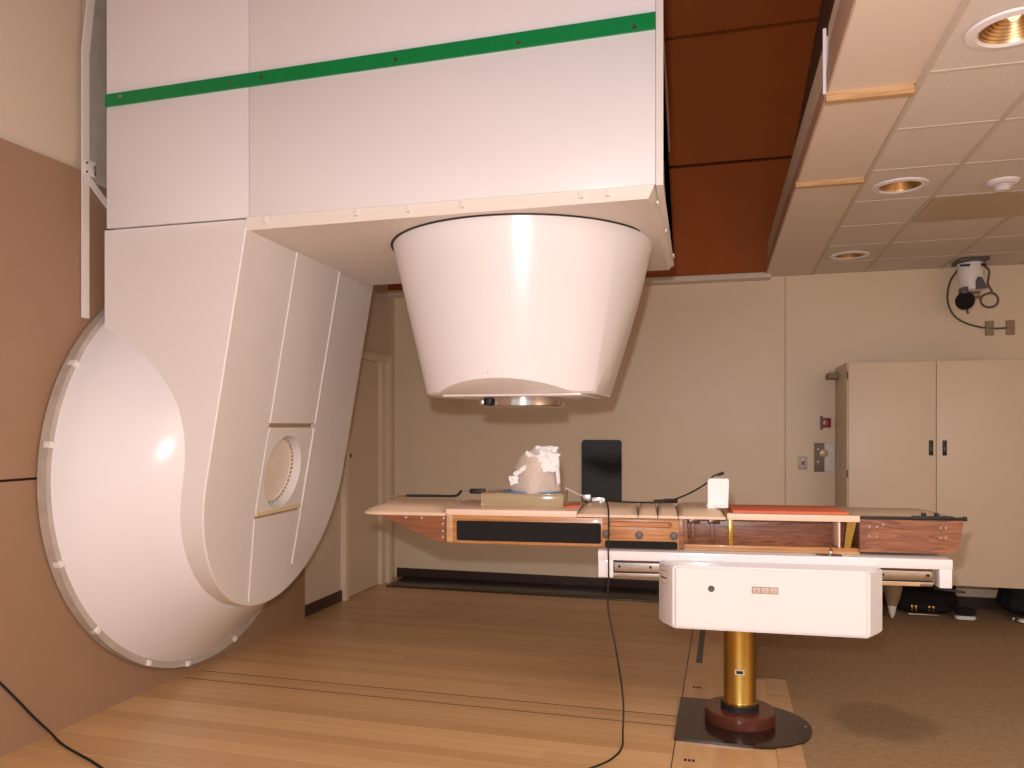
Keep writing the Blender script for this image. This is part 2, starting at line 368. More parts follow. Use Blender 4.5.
# nozzle cone
NX, NY, NZT, NZB = -1.12, YC_, ZB-.032, 1.735
bm = B(); lathe(bm, (NX, NY, 0), (0,0,1), [(.53, NZB), (.545, NZB+.012), (.735, NZT)], 96)
def cut(bm, co, no):
    r = bmesh.ops.bisect_plane(bm, geom=bm.verts[:]+bm.edges[:]+bm.faces[:], plane_co=co, plane_no=no, clear_outer=True)
    es = [e for e in r['geom_cut'] if isinstance(e, bmesh.types.BMEdge)]; bmesh.ops.contextual_create(bm, geom=es)
cut(bm, (NX+.465, NY, NZB), (1, 0, -.342))
cut(bm, (NX, NY-.39, NZB), (0, -1, -2.3))
nz = obj('nozzle', bm, 'white', g)
obj('nozzle_gap', ring(B(), (NX, NY, NZT-.004), (0,0,1), .747, .70, .018, 96), 'black', nz)
bm = B(); box(bm, NX-.36, NX+.40, NY-.34, NY+.33, NZB-.010, NZB+.01, .003); obj('nozzle_base', bm, 'white', nz)
cr_ = obj('collimator_ring', lathe(B(), (NX+.005, NY, 0), (0,0,1), [(.20, NZB-.062), (.228, NZB-.060), (.234, NZB-.055), (.232, NZB-.012), (.238, NZB-.009), (.238, NZB-.002)], 72), 'chrome', nz)
obj('ring_clamp', box(B(), NX-.165, NX-.125, NY-.215, NY-.175, NZB-.054, NZB-.014, .005), 'black', cr_)
obj('ring_clamp', box(B(), NX-.205, NX-.175, NY-.19, NY-.15, NZB-.052, NZB-.018, .005), 'steel', cr_)
for x, r in ((NX+.02, .003), (NX+.045, .005)): obj('marker', cyl(B(), (x-.08, 3.82, 1.84), (x-.08, 3.765, 1.835), r, seg=10), 'brownring' if r > .005 else 'grid', nz)
# arm: pill shaped column whose end face leans back, drum behind it
FA, FB, FC = -2.631, .1813, -.0708
FN = Vector((1, -FC, -FB)).normalized()
def fx(y, z): return FA+FB*(z-1.28)+FC*(y-4.33)
def pill(yc, hy, hz, ztop, n=40, zc=1.28):
    out = [(yc-hy, ztop), (yc-hy, zc+.9), (yc-hy, zc+.4)]
    for i in range(n+1):
        a = math.pi+math.pi*i/n; out.append((yc+hy*math.cos(a), zc+hz*math.sin(a)))
    return out+[(yc+hy, zc+.4), (yc+hy, zc+.9), (yc+hy, ztop)]
PC = 4.318
outl = pill(PC, .868, .822, ZB-.002)
bm = B(); a = [bm.verts.new((fx(y, z)-.006, y, z)) for y, z in outl]; c = [bm.verts.new((-3.2, y, z)) for y, z in outl]; n = len(a)
a2 = [bm.verts.new((fx(y, z), PC+(y-PC)*.994, 1.28+(z-1.28)*.994 if z < 1.28 else z)) for y, z in outl]
for i in range(n):
    j = (i+1) % n; bm.faces.new((a[i], a[j], c[j], c[i])); bm.faces.new((a[i], a2[i], a2[j], a[j]))
bm.faces.new(c)
bm.faces.new(a2)
arm = obj('arm', bm, 'face', g)
# a strip set in the end face, flush panels with thin raised edges and notches
def onface(y, z, d=0): p = Vector((fx(y, z), y, z)); return p+FN*d
def face_strip(name, pts, d0, d1, m, par):
    bm = B(); a = [bm.verts.new(onface(y, z, d0)) for y, z in pts]; b = [bm.verts.new(onface(y, z, d1)) for y, z in pts]; n = len(a)
    bm.faces.new(a); bm.faces.new(b)
    for i in range(n): bm.faces.new((a[i], a[(i+1)%n], b[(i+1)%n], b[i]))
    return obj(name, bm, m, par)
Y0, Y1 = 4.0, 4.575
def rect(y0, y1, z0, z1): return [(y0, z0), (y1, z0), (y1, z1), (y0, z1)]
face_strip('face_panel', rect(Y0, Y1, 1.585, ZB-.01), -.002, .006, 'face', arm)
low = [(Y0, 1.02), (Y1, 1.02)] + [(PC+.868*math.cos(t)*.97, 1.28+.822*math.sin(t)*.97) for t in [R(290-i*4) for i in range(0, 10)] if Y0 < PC+.868*math.cos(t)*.97 < Y1]
face_strip('face_panel', low, -.002, .006, 'face', arm)
win = [(Y0, 1.035), (Y1, 1.035), (Y1, 1.555), (Y0, 1.555)]
# window frame with round hole
bm = B(); nseg = 64; cy, cz, rh = 4.26, 1.285, .222
inner = []; outer = []
for i in range(nseg):
    t = 2*math.pi*(i+.5)/nseg; c, s = math.cos(t), math.sin(t); inner.append((cy+rh*c, cz+rh*s))
    k = 1e9
    if c > 0: k = min(k, (Y1-cy)/c)
    if c < 0: k = min(k, (Y0-cy)/c)
    if s > 0: k = min(k, (1.555-cz)/s)
    if s < 0: k = min(k, (1.035-cz)/s)
    outer.append((cy+k*c, cz+k*s))
L = {}
for nm, lst, d in (('i1', inner, .004), ('o1', outer, .004), ('i0', inner, -.03), ('o0', outer, -.002)): L[nm] = [bm.verts.new(onface(y, z, d)) for y, z in lst]
for i in range(nseg):
    j = (i+1) % nseg
    bm.faces.new((L['i1'][i], L['i1'][j], L['o1'][j], L['o1'][i])); bm.faces.new((L['i1'][i], L['i0'][i], L['i0'][j], L['i1'][j])); bm.faces.new((L['o1'][i], L['o1'][j], L['o0'][j], L['o0'][i]))
wf = obj('dial_window', bm, 'face', arm)
def carve(o, bm):
    me = bpy.data.meshes.new('cutter'); bmesh.ops.recalc_face_normals(bm, faces=bm.faces[:]); bm.to_mesh(me); bm.free()
    c = bpy.data.objects.new('cutter', me); COL.objects.link(c)
    md = o.modifiers.new('cut', 'BOOLEAN'); md.operation = 'DIFFERENCE'; md.object = c; md.solver = 'EXACT'
    bpy.context.view_layer.update(); dg = bpy.context.evaluated_depsgraph_get()
    nm = bpy.data.meshes.new_from_object(o.evaluated_get(dg)); o.modifiers.clear(); o.data = nm
    bpy.data.objects.remove(c, do_unlink=True)
DC = onface(cy, cz)
face_strip('edge_bead', rect(Y1, Y1+.012, 1.585, ZB-.01), -.002, .013, 'face', arm); face_strip('edge_bead', rect(Y1, Y1+.012, .66, 1.555), -.002, .013, 'face', arm)
carve(arm, cyl(B(), DC-FN*.062, DC+FN*.05, rh+.002, seg=64))
bm = B(); lathe(bm, DC-FN*.060, FN, [(.0005, .004), (rh-.002, .004), (rh-.002, 0)], 64, False, False); dsk = obj('dial_disc', bm, 'disc', arm)
obj('dial_rim', ring(B(), DC-FN*.056, FN, rh-.002, rh-.034, .006, 64), 'disc', dsk)
u1 = Vector((0,1,0)); u1 = (u1-FN*u1.dot(FN)).normalized(); u2 = FN.cross(u1)
bm = B()
for i in range(48):
    t = 2*math.pi*i/48; d = u1*math.cos(t)+u2*math.sin(t); tn = -u1*math.sin(t)+u2*math.cos(t)
    p = DC-FN*.0485+d*(rh-.018); L_ = .009 if i % 3 else .013
    vs = [bm.verts.new(p+d*a*L_+tn*b*.0048) for a, b in ((-1,-1),(1,-1),(1,1),(-1,1))]; bm.faces.new(vs)
obj('dial_scale', bm, 'print_', dsk, label='ring of fine graduation ticks')
obj('dial_hub', cyl(B(), DC-FN*.057, DC-FN*.050, .012, seg=20), 'tape', dsk)
def bar(y0, y1, z0, z1, d0, d1, m, name, par=arm): return face_strip(name, rect(y0, y1, z0, z1), d0, d1, m, par)
bar(Y0, Y1, 1.557, 1.582, -.01, .001, 'groove', 'notch'); bar(Y0, Y1, 1.022, 1.034, -.01, .001, 'groove', 'notch')
bar(Y0+.01, Y1, 1.036, 1.06, .004, .0075, 'tape', 'yellowed_tape'); bar(Y1-.03, Y1, 1.56, 1.58, .0, .006, 'white', 'notch_end'); bar(Y1-.03, Y1, 1.02, 1.034, .0, .006, 'white', 'notch_end')
# drum
bm = B(); AX = (1, 0, 0)
lathe(bm, (0, YC_, 1.28), AX, [(1.195, -3.25), (1.19, -3.20), (1.145, -3.10), (1.088, -3.0), (1.022, -2.9), (.99, -2.855), (.955, -2.81), (.915, -2.768), (.87, -2.725), (.84, -2.71)], 160)
for v in bm.verts:
    t = max(0, min(1, (v.co.x+3.25)/.54))
    ry, rz = v.co.y-YC_, v.co.z-1.28; rr_ = math.hypot(ry, rz)
    if rz < 0 and rr_ > .5:
        k = 1+(-rz/rr_)*(min(1, (1.20-.66*(v.co.x+3.25))/rr_)-1)*.9; v.co.y = YC_+ry*k; v.co.z = 1.28+rz*k
    v.co.x += t*(FB*(v.co.z-1.28)+FC*(v.co.y-4.33)*.6)-.012*t
obj('drum', bm, 'white', g)
rimg = obj('rim_ring', ring(B(), (XL+.012, YC_, 1.28), AX, 1.222, 1.10, .055, 160), 'greymetal', g)
for d in (110, 127, 150, 171, 200, 222, 245, 262, 285):
    t = R(d); c, s = -math.cos(t-math.pi/2-0), math.sin(t-math.pi/2)
    # tabs laid around the near side of the ring
    a = R(d+0); p = Vector((XL+.062, YC_+1.207*math.cos(a), 1.28+1.207*math.sin(a)))
    bm = B(); box(bm, -.028, .018, -.016, .016, -.018, .014, .003); bm.transform(Matrix.Translation(p) @ Matrix.Rotation(a, 4, 'X')); obj('rim_tab', bm, 'cream', rimg)

# white post with a stay between wall and gantry, fixed on the wall
fp = thing('wall_frame_post', 'slender white metal post with short diagonal stay beside the gantry housing', 'post', (XL, 3.42, 2.14))
PX = XL+.006
bm = B(); prism(bm, [(PX, 3.388, 2.14), (PX, 3.432, 2.14), (PX, 3.432, 3.55), (PX, 3.475, 3.9), (PX, 3.56, 4.4), (PX, 3.51, 4.4), (PX, 3.43, 3.9), (PX, 3.388, 3.57)], (.012, 0, 0)); obj('post', bm, 'cream', fp)
bm = B(); prism(bm, [(PX+.002, 3.42, 2.87), (PX+.002, 3.43, 2.905), (PX+.002, 3.62, 2.76), (PX+.002, 3.62, 2.72)], (.012, 0, 0)); obj('stay', bm, 'cream', fp)
obj('bracket', box(B(), PX+.010, PX+.020, 3.38, 3.47, 2.90, 2.985, .008), 'cream', fp)
for z in (2.918, 2.965): obj('screw', cyl(B(), (PX+.018, 3.405, z), (PX+.024, 3.405, z), .006, seg=12), 'print_', fp)
obj('hook', tube(B(), [(PX+.018, 3.465, 2.965), (PX+.035, 3.445, 2.95), (PX+.035, 3.445, 2.93), (PX+.018, 3.465, 2.915)], .005), 'steel', fp)
pl = obj('backing_plate', box(B(), XL-.02, XL+.004, 3.42, 3.75, 2.88, 4.45), 'greymetal'); tag(pl, 'tall grey metal plate in the slot between white post and gantry', 'metal plate')

# ================================================================ TREATMENT COUCH (own frame: x along the top, 0 under the nozzle)
CO = Vector((-1.12, 4.33, 0)); CA = R(5.5)
c_ = thing('treatment_couch', 'long wooden treatment couch on white beam, white box and golden column', 'medical couch', CO, CA)
T_ = Matrix.Translation(CO) @ Matrix.Rotation(CA, 4, 'Z')
def cb(name, m, x0, x1, y0, y1, z0, z1, par=None, bev=.002, **k):
    return lo(name, box(B(), x0, x1, y0, y1, z0, z1, bev), m, par, **k)
def lo(name, bm, m, par=None, **k):
    bm.transform(T_); return obj(name, bm, m, par or c_, **k)
def W2L(x, y, z=0): return T_.inverted() @ Vector((x, y, z))
# floor plate, ring, column
pc = Vector((.075, 4.30, 0))
pts = [(-.245, 3.955, 0.0), (.13, 3.955, 0.0)]
for i in range(25):
    a = R(-90+180*i/24); pts.append((.13+.30*math.cos(a), 4.262+.307*math.sin(a), 0.0))
pts += [(-.245, 4.569, 0.0)]
obj('base_plate', prism(B(), pts, (0,0,.014)), 'brownplate', c_)
obj('base_plate_stud', lathe(B(), (.40, 4.28, .012), (0,0,1), [(.007,0),(.006,.004),(.001,.006)], 12), 'chrome', c_)
obj('base_ring', lathe(B(), pc+Vector((0,0,.012)), (0,0,1), [(.178,0),(.180,.004),(.180,.060),(.174,.066),(.08,.066)], 72, False, True), 'brownring', c_)
obj('collar', lathe(B(), pc+Vector((0,0,.075)), (0,0,1), [(.098,0),(.098,.028),(.093,.032),(.085,.032)], 64, False, True), 'rubber', c_)
col = obj('column', lathe(B(), pc+Vector((0,0,.09)), (0,0,1), [(.091,0),(.091,.022),(.084,.026),(.082,.03),(.082,.55)], 72), 'brass', c_)
a = math.atan2(-pc.y, -pc.x); dd = Vector((-pc.x, -pc.y, 0)).normalized(); tt = Vector((-dd.y, dd.x, 0))
for nm, w_, h_, m, off in (('label_plate', .024, .013, 'grid', .0828), ('label_window', .017, .008, 'black', .0838)):
    bm = B(); p = pc+dd*off+Vector((0,0,.285)); vs = [bm.verts.new(p+tt*sx*w_+Vector((0,0,sz*h_))) for sx, sz in ((-1,-1),(1,-1),(1,1),(-1,1))]
    f = bm.faces.new(vs); r = bmesh.ops.extrude_face_region(bm, geom=[f]); [setattr(v, 'co', v.co-dd*.006) for v in r['geom'] if isinstance(v, bmesh.types.BMVert)]
    obj(nm, bm, m, col)
# pedestal box
PB = Matrix.Translation((.10, 3.95, 0)) @ Matrix.Rotation(R(3), 4, 'Z')
z0, z1 = .563, .877
bm = B(); prism(bm, [PB@Vector((x, y, z0)) for x, y in ((-.345,0),(.555,0),(.645,.13),(.645,.56),(.555,.69),(-.345,.69),(-.42,.56),(-.42,.13))], (0,0,z1-z0))
bmesh.ops.bevel(bm, geom=bm.edges[:], offset=.012, segments=3, affect='EDGES')
pb = obj('pedestal_housing', bm, 'enamel', c_)
def pbx(name, m, x0, x1, y0, y1, z0, z1, par=pb, bev=.0015):
    bm = box(B(), x0, x1, y0, y1, z0, z1, bev); bm.transform(PB); return obj(name, bm, m, par)
cap = B(); lathe(cap, (0,0,0), (0,-1,0), [(.016,0),(.015,.004),(.012,.006)], 24); cap.transform(PB @ Matrix.Translation((-.165, 0, .768))); obj('round_plug', cap, 'grey', pb)
bp = pbx('button_panel', 'groove', .025, .148, -.002, .002, .754, .787)
for k in range(3):
    x0 = .029+k*.0395; bt = pbx('button', 'grid', x0, x0+.036, -.006, 0, .758, .783, bp)
    for s in (-1, 0, 1):
        if k == 0 or s: pbx('button_symbol', 'print_', x0+.018+s*.004-.001, x0+.018+s*.004+.001, -.0066, -.005, .766, .775 if s == 0 else .772, bt, 0)
# keypad on the chamfer
cdir = Vector((-.075, .13, 0)); cl = cdir.length; ca = math.atan2(-.13, .075)
KM = PB @ Matrix.Translation((-.345, 0, 0)) @ Matrix.Rotation(ca, 4, 'Z')
def kx(name, m, x0, x1, y0, y1, z0, z1, par): bm = box(B(), x0, x1, y0, y1, z0, z1, .001); bm.transform(KM); return obj(name, bm, m, par)
kp = kx('keypad_plate', 'groove', -.125, -.062, -.003, .002, .768, .835, pb)
kx('keypad_button', 'grid', -.120, -.068, -.005, .0, .803, .831, kp); kx('keypad_button', 'grid', -.120, -.068, -.005, .0, .771, .795, kp); kx('keypad_bar', 'black', -.12, -.07, -.006, 0, .7965, .8015, kp)
# slide beam
bt_, bb_ = .916, .866
bm = B(); box(bm, .45, 2.165, -.33, .33, bb_, bt_, .006); beam = lo('slide_beam', bm, 'enamel')
cb('beam_leg', 'enamel', .452, .53, -.328, -.26, .776, bb_+.002, beam, .004); cb('beam_leg', 'enamel', 2.105, 2.162, -.328, -.26, .776, bb_+.002, beam, .004)
cb('beam_leg', 'enamel', .452, .53, .26, .328, .776, bb_+.002, beam, .004); cb('beam_leg', 'enamel', 2.105, 2.162, .26, .328, .776, bb_+.002, beam, .004)
rl = cb('guide_rail', 'steel', .535, 2.08, -.305, -.285, .806, .852, beam); cb('rail_lip', 'steel', .53, 2.08, -.315, -.285, .780, .800, beam); cb('rail_lip', 'slat', 1.8, 2.02, -.318, -.30, .780, .794, beam); cb('rail_recess', 'walnut', .53, 2.1, -.25, -.24, .79, bb_, beam)
for x in (.56, .72, 1.85, 2.06): lo('rail_screw', cyl(B(), (x, -.312, .832), (x, -.304, .832), .007, seg=14), 'black', rl)
lo('end_lever', tube(B(), [(2.1, -.27, .765), (2.16, -.27, .757), (2.24, -.275, .75)], .006), 'black', beam)
cb('release_latch', 'brownring', 1.54, 1.66, -.315, -.285, bt_, bt_+.008, beam); lo('latch_knob', tube(B(), [(1.60, -.31, bt_+.006), (1.605, -.32, bt_+.02), (1.61, -.3, bt_+.035)], .007), 'chrome', beam)
# left wing
bm = B(); prism(bm, [(-.78, -.262, 1.072), (-.385, -.262, 1.072), (-.385, -.262, .925), (-.42, -.262, .925), (-.70, -.262, 1.045)], (0, .524, 0)); wg = lo('wing_frame', bm, 'wing')
for x, z in ((-.61,1.06),(-.52,1.06),(-.40,1.03),(-.40,.99),(-.40,.955),(-.395,1.06)): lo('screw', cyl(B(), (x, -.266, z), (x, -.261, z), .006, seg=12), 'chrome', wg)
def pad(name, x0, x1, y0, y1, z0, z1, crown, m='pad', par=None, nx=18, ny=12, tipL=0):
    """cushion: flat below, domed above; tipL narrows and lowers the left end"""
    bm = B(); rows = []
    def s(t): return max(0, 1-abs(2*t-1)**5)**.6
    for i in range(nx+1):
        t = i/nx; x = x0+(x1-x0)*t; rr = []
        for j in range(ny+1):
            q = j/ny; k = 1.0
            if tipL and t < tipL: k = math.sqrt(max(0.0, 1-((tipL-t)/tipL)**2))*.22+.78
            y = (y0+y1)/2+(y1-y0)*(q-.5)*k
            hh = min(1, s(q)) * min(1, max(s(t), 0)); hz = z0+(z1-z0)*.55+((z1-z0)*.45+crown)*hh
            if tipL and t < tipL: hz = z0+(hz-z0)*(.55+.45*math.sqrt(t/tipL))
            rr.append(bm.verts.new((x, y, hz)))
        rows.append(rr)
    for i in range(nx):
        for j in range(ny): bm.faces.new((rows[i][j], rows[i+1][j], rows[i+1][j+1], rows[i][j+1]))
    be = [rows[i][0] for i in range(nx+1)]+[rows[nx][j] for j in range(1, ny+1)]+[rows[i][ny] for i in range(nx-1, -1, -1)]+[rows[0][j] for j in range(ny-1, 0, -1)]
    lowv = [bm.verts.new((v.co.x, v.co.y, z0)) for v in be]
    for i in range(len(be)):
        j = (i+1) % len(be); bm.faces.new((be[i], be[j], lowv[j], lowv[i]))
    bm.faces.new(lowv)
    return lo(name, bm, m, par)
pad('wing_cushion', -.872, -.385, -.268, .268, 1.073, 1.104, .026, tipL=.25)
# main box section
bm = B(); box(bm, -.38, .868, -.262, .262, .924, 1.078, .003); ms = lo('tabletop_box', bm, 'cherry')
cb('corner_post', 'slat', -.38, -.345, -.268, -.24, .93, 1.078, ms, .002)
cb('side_panel_edge', 'cherry', .472, .868, -.276, -.26, .922, 1.074, ms, .003)
bm = B(); pts = [(x, -.266, z) for x, z in rrect(.785, .108, .010, 5, .07, .995)]; prism(bm, pts, (0, .008, 0)); lo('felt_panel', bm, 'grill', ms)
bm = B(); pts = [(x, -.281, z) for x, z in rrect(.375, .038, .01, 5, .672, .943)]; prism(bm, pts, (0, .008, 0)); lo('felt_panel', bm, 'grill', ms)
# hand slot: raised strip, groove's shade painted as darker wood, lighter grip in front
bm = B(); pts = [(x, -.280, z) for x, z in rrect(.335, .030, .0148, 8, .665, 1.050)]; prism(bm, pts, (0, .008, 0)); hs = lo('hand_slot', bm, 'wing', ms)
bm = B(); pts = [(x, -.288, z) for x, z in rrect(.31, .018, .0088, 8, .665, 1.049)]; prism(bm, pts, (0, .010, 0)); bmesh.ops.bevel(bm, geom=bm.edges[:], offset=.002, segments=1, affect='EDGES'); lo('grip_rail', bm, 'handle', hs)
for x in (.492, .663, .842):
    bm = B(); lathe(bm, (x, -.276, .993 if x < .8 else .992), (0,-1,0), [(.020,0),(.020,.006),(.017,.014),(.006,.016)], 28); lo('round_knob', bm, 'grey', ms)
# pale top board then cushions
cb('top_board', 'padedge', -.383, .335, -.27, .27, 1.078, 1.112, None, .004)
for x0, x1 in ((.338, .655), (.659, .757), (.761, .862), (.866, 1.102)): pad('seat_cushion', x0, x1, -.272, .262, 1.082, 1.108, .024)
# open frame section
fr_ = cb('lower_rail', 'cherry', .87, 1.76, -.25, -.21, .925, .948)
cb('back_panel', 'walnut', .868, 1.76, -.115, -.09, .925, 1.082, fr_)
cb('section_floor', 'slat', .87, 1.76, -.25, .25, .918, .928, fr_)
cb('left_wall', 'walnut', .866, .895, -.27, -.1, .925, 1.08, fr_); cb('left_wall', 'walnut', .895, .915, -.2, -.1, .93, 1.08, fr_)
cb('lower_rail', 'walnut', .87, 1.76, .22, .25, .925, 1.08, fr_)
cb('rail', 'padedge', 1.11, 1.755, -.272, -.235, 1.082, 1.115, fr_, .004); cb('tray_base', 'slat', 1.11, 1.755, -.235, .262, 1.082, 1.104, fr_)
cb('rail', 'padedge', 1.11, 1.755, .235, .272, 1.082, 1.108, fr_, .004)
cb('brass_strut', 'brass', 1.118, 1.142, -.255, -.225, .946, 1.083, fr_, .003)
bm = B(); prism(bm, [(1.70, -.245, 1.082), (1.745, -.245, 1.082), (1.715, -.245, .948), (1.685, -.245, .948)], (0, .02, 0)); lo('slanted_strut', bm, 'brass', fr_)
cb('end_bracket', 'padedge', 1.655, 1.664, -.26, -.12, .95, 1.082, fr_, .001)
for x in (.945, 1.045):
    hg = cb('hanger_bracket', 'brownring', x-.03, x+.03, -.25, -.2, 1.062, 1.08, fr_); cb('hanger_post', 'walnut', x-.008, x+.008, -.16, -.14, .946, 1.062, hg)
    lo('hanger_screw', cyl(B(), (x-.018, -.254, 1.07), (x-.018, -.249, 1.07), .005, seg=10), 'chrome', hg)
# walnut foot end
bm = B(); prism(bm, [(1.755, -.262, .932), (2.15, -.262, .934), (2.215, -.262, .948), (2.238, -.262, 1.098), (1.755, -.262, 1.098)], (0, .524, 0)); fe = lo('foot_box', bm, 'walnut')
for x, z in ((1.80,1.062),(1.835,1.062),(1.80,1.014),(1.835,1.014),(1.865,1.072),(2.13,1.062),(2.155,1.062),(2.13,1.012),(2.155,1.012)):
    lo('screw', cyl(B(), (x, -.266, z), (x, -.261, z), .0055, seg=12), 'chrome', fe)
cb('top_rail', 'black', 1.757, 2.24, -.272, -.252, 1.10, 1.114, fe); cb('top_rail', 'black', 2.0, 2.19, -.276, -.25, 1.10, 1.119, fe)
cb('top_sheet', 'cabinet', 1.757, 2.2, -.25, .262, 1.098, 1.106, fe)
for x in (2.045, 2.105): cb('rail_clamp', 'black', x, x+.018, -.274, -.25, 1.115, 1.134, fe)
cb('rail_end', 'black', 2.235, 2.25, -.275, -.25, 1.098, 1.118, fe); lo('end_knob', lathe(B(), (2.205, -.2, 1.03), (1,0,0), [(.008,0),(.008,.015),(.012,.018),(.008,.028)], 16), 'walnut', fe)

# ================================================================ THINGS ON THE COUCH
def put(name, label, cat, x, y, z): return thing(name, label, cat, T_ @ Vector((x, y, z)), CA)
ab = put('head_support_box', 'low translucent yellowed plastic box under the head mask', 'support box', .0, 0, 1.112)
X0, X1, Y0_, Y1_ = -.215, .248, -.135, .135
def sub(name, m, x0, x1, y0, y1, z0, z1, par, bev=.001): bm = box(B(), x0, x1, y0, y1, z0, z1, bev); bm.transform(T_); return obj(name, bm, m, par)
sub('side_wall', 'acrylic', X0, X1, Y0_, Y0_+.008, 1.113, 1.182, ab); sub('side_wall', 'acrylic', X0, X1, Y1_-.008, Y1_, 1.113, 1.182, ab)
sub('end_wall', 'acrylic', X0, X0+.008, Y0_+.009, Y1_-.009, 1.113, 1.182, ab); sub('end_wall', 'acrylic', X1-.008, X1, Y0_+.009, Y1_-.009, 1.113, 1.182, ab); sub('divider', 'acrylic', .10, .108, Y0_+.009, Y1_-.009, 1.113, 1.182, ab)
sub('lid', 'acrylic', X0, X1, Y0_, Y1_, 1.1825, 1.19, ab)
mk = put('head_mask', 'white moulded thermoplastic head mask with taped patches and blue rim', 'mask', .05, 0, 1.191)
bm = B()   # front outline of a head lying face up, swept into a dome
bmesh.ops.create_uvsphere(bm, u_segments=56, v_segments=32, radius=1)
random.seed(3)
for v in bm.verts:
    x, y, z = v.co
    zz = max(z, -.02); th = math.atan2(zz, x)
    rx = .125 if x < 0 else .145; top = .245
    px = x*rx; pz = zz*top
    if zz > 0:
        pz = top*(zz**.75)
        if x > .2: pz += .02*(x-.2)
        px *= 1-.12*zz*(1 if x > 0 else .3)
    nose = math.exp(-((x-.45)**2*18+(y)**2*30))*.03*(zz > .3)
    brow = math.exp(-((x-.1)**2*30+(y)**2*6))*.012*(zz > .5)
    flare = .035*max(0, 1-zz*5) if zz < .2 else 0
    w_ = .10+.02*math.cos(3*x)
    v.co = Vector((.066+px*(1+flare*2), y*w_*(1+flare*3), pz+nose+brow))
bm2 = bm
for v in bm.verts: v.co.z = v.co.z+1.192; 
lo('mask_shell', bm, 'mask', mk)
bm = B(); pts = []
for i in range(48):
    a = 2*math.pi*i/48; pts.append((.055+.168*math.cos(a), .128*math.sin(a), 1.191))
prism(bm, pts, (0,0,.006)); bm.transform(T_); obj('mask_rim', bm, 'blue', mk)
def patch(x, z, w_, h_, rot, y=-.1, m='paper', t=.006, seed=0):
    random.seed(seed); bm = B(); nx = 8; nz = 6; gr = []
    for i in range(nx+1):
        row = []
        for j in range(nz+1):
            a = (i/nx-.5)*w_*(1+.15*random.uniform(-1,1)); b = (j/nz-.5)*h_*(1+.15*random.uniform(-1,1)); c, s = math.cos(rot), math.sin(rot)
            row.append(bm.verts.new((x+a*c-b*s, y+random.uniform(-.006,.006)+abs(a)*.2, z+a*s+b*c)))
        gr.append(row)
    for i in range(nx):
        for j in range(nz): bm.faces.new((gr[i][j], gr[i+1][j], gr[i+1][j+1], gr[i][j+1]))
    r = bmesh.ops.extrude_face_region(bm, geom=bm.faces[:]); bmesh.ops.translate(bm, vec=(0, t, 0), verts=[v for v in r['geom'] if isinstance(v, bmesh.types.BMVert)])
    bm.transform(T_); obj('tape_patch', bm, m, mk, label='crumpled white tape patch')
patch(.145, 1.352, .12, .08, -.15, -.085, seed=1); patch(.16, 1.395, .11, .05, -.2, -.07, seed=2); patch(.14, 1.432, .13, .035, -.05, -.04, seed=3)
patch(.06, 1.40, .07, .025, -.45, -.075, seed=4); patch(.005, 1.315, .09, .025, .6, -.10, seed=5); patch(-.035, 1.262, .05, .05, .2, -.095, seed=6); patch(.21, 1.30, .02, .13, .05, -.06, seed=7)
# wrinkled sheath of tape above the forehead
bm = B(); bmesh.ops.create_icosphere(bm, subdivisions=4, radius=1)
random.seed(11)
for v in bm.verts:
    k = 1+random.uniform(-.12,.12); v.co = Vector((.135+v.co.x*.068*k, v.co.y*.05*k, 1.437+v.co.z*.017*k))
lo('tape_wad', bm, 'paper', mk, label='crumpled white tape')
# orange card strip beside the box
bm = B(); prism(bm, [(.252, -.16, 1.1125), (.33, -.04, 1.1125), (.32, .05, 1.1125), (.255, -.02, 1.1125)], (0,0,.010)); bm.transform(T_); o = obj('orange_strip', bm, 'orangemat'); tag(o, 'small orange strip lying beside the translucent box', 'strip')
# hand-held probe left of the box
pr = put('probe_tool', 'long thin black handled tool resting on the left end cushion', 'tool', -.55, .02, 1.14)
bm = B(); tube(bm, [(-.70, .03, 1.153), (-.55, .03, 1.155), (-.42, .03, 1.155), (-.385, .03, 1.165), (-.365, .03, 1.19)], .008); bm.transform(T_); obj('handle', bm, 'rubber', pr)
bm = B(); tube(bm, [(-.76, .03, 1.148), (-.69, .03, 1.153)], .0055, smooth=False); bm.transform(T_); obj('ferrule', bm, 'brass', pr)
bm = B(); tube(bm, [(-.81, .03, 1.146), (-.76, .03, 1.148)], .0075, smooth=False); bm.transform(T_); obj('tip', bm, 'steel', pr)
bm = B(); tube(bm, [(-.365, .03, 1.19), (-.34, .03, 1.185), (-.31, .03, 1.188)], .004); bm.transform(T_); obj('wire', bm, 'steel', pr)
bm = B(); box(bm, -.315, -.225, .012, .048, 1.172, 1.20, .004); bm.transform(T_); obj('grip_block', bm, 'black', pr)
# small electronics
el = put('connector_box', 'small grey connector block with jumbled plugs on the couch cushion', 'connector', .38, .0, 1.137)
def eb(name, m, x0, x1, y0, y1, z0, z1): return sub(name, m, x0, x1, y0, y1, z0, z1, el)
eb('block', 'steel', .34, .385, .05, .09, 1.136, 1.172); eb('plug', 'paper', .395, .43, .04, .06, 1.137, 1.147); eb('plug', 'steel', .39, .46, .05, .075, 1.137, 1.157); eb('plug', 'paper', .44, .455, -.03, -.015, 1.137, 1.15); eb('plug', 'paper', .455, .47, -.01, .0, 1.137, 1.157); eb('plug', 'black', .40, .43, .075, .10, 1.14, 1.158)
bm = B(); tube(bm, [(.23, .16, 1.20), (.27, .14, 1.185), (.31, .10, 1.17), (.345, .07, 1.165)], .004); bm.transform(T_); obj('lead', bm, 'paper', el)
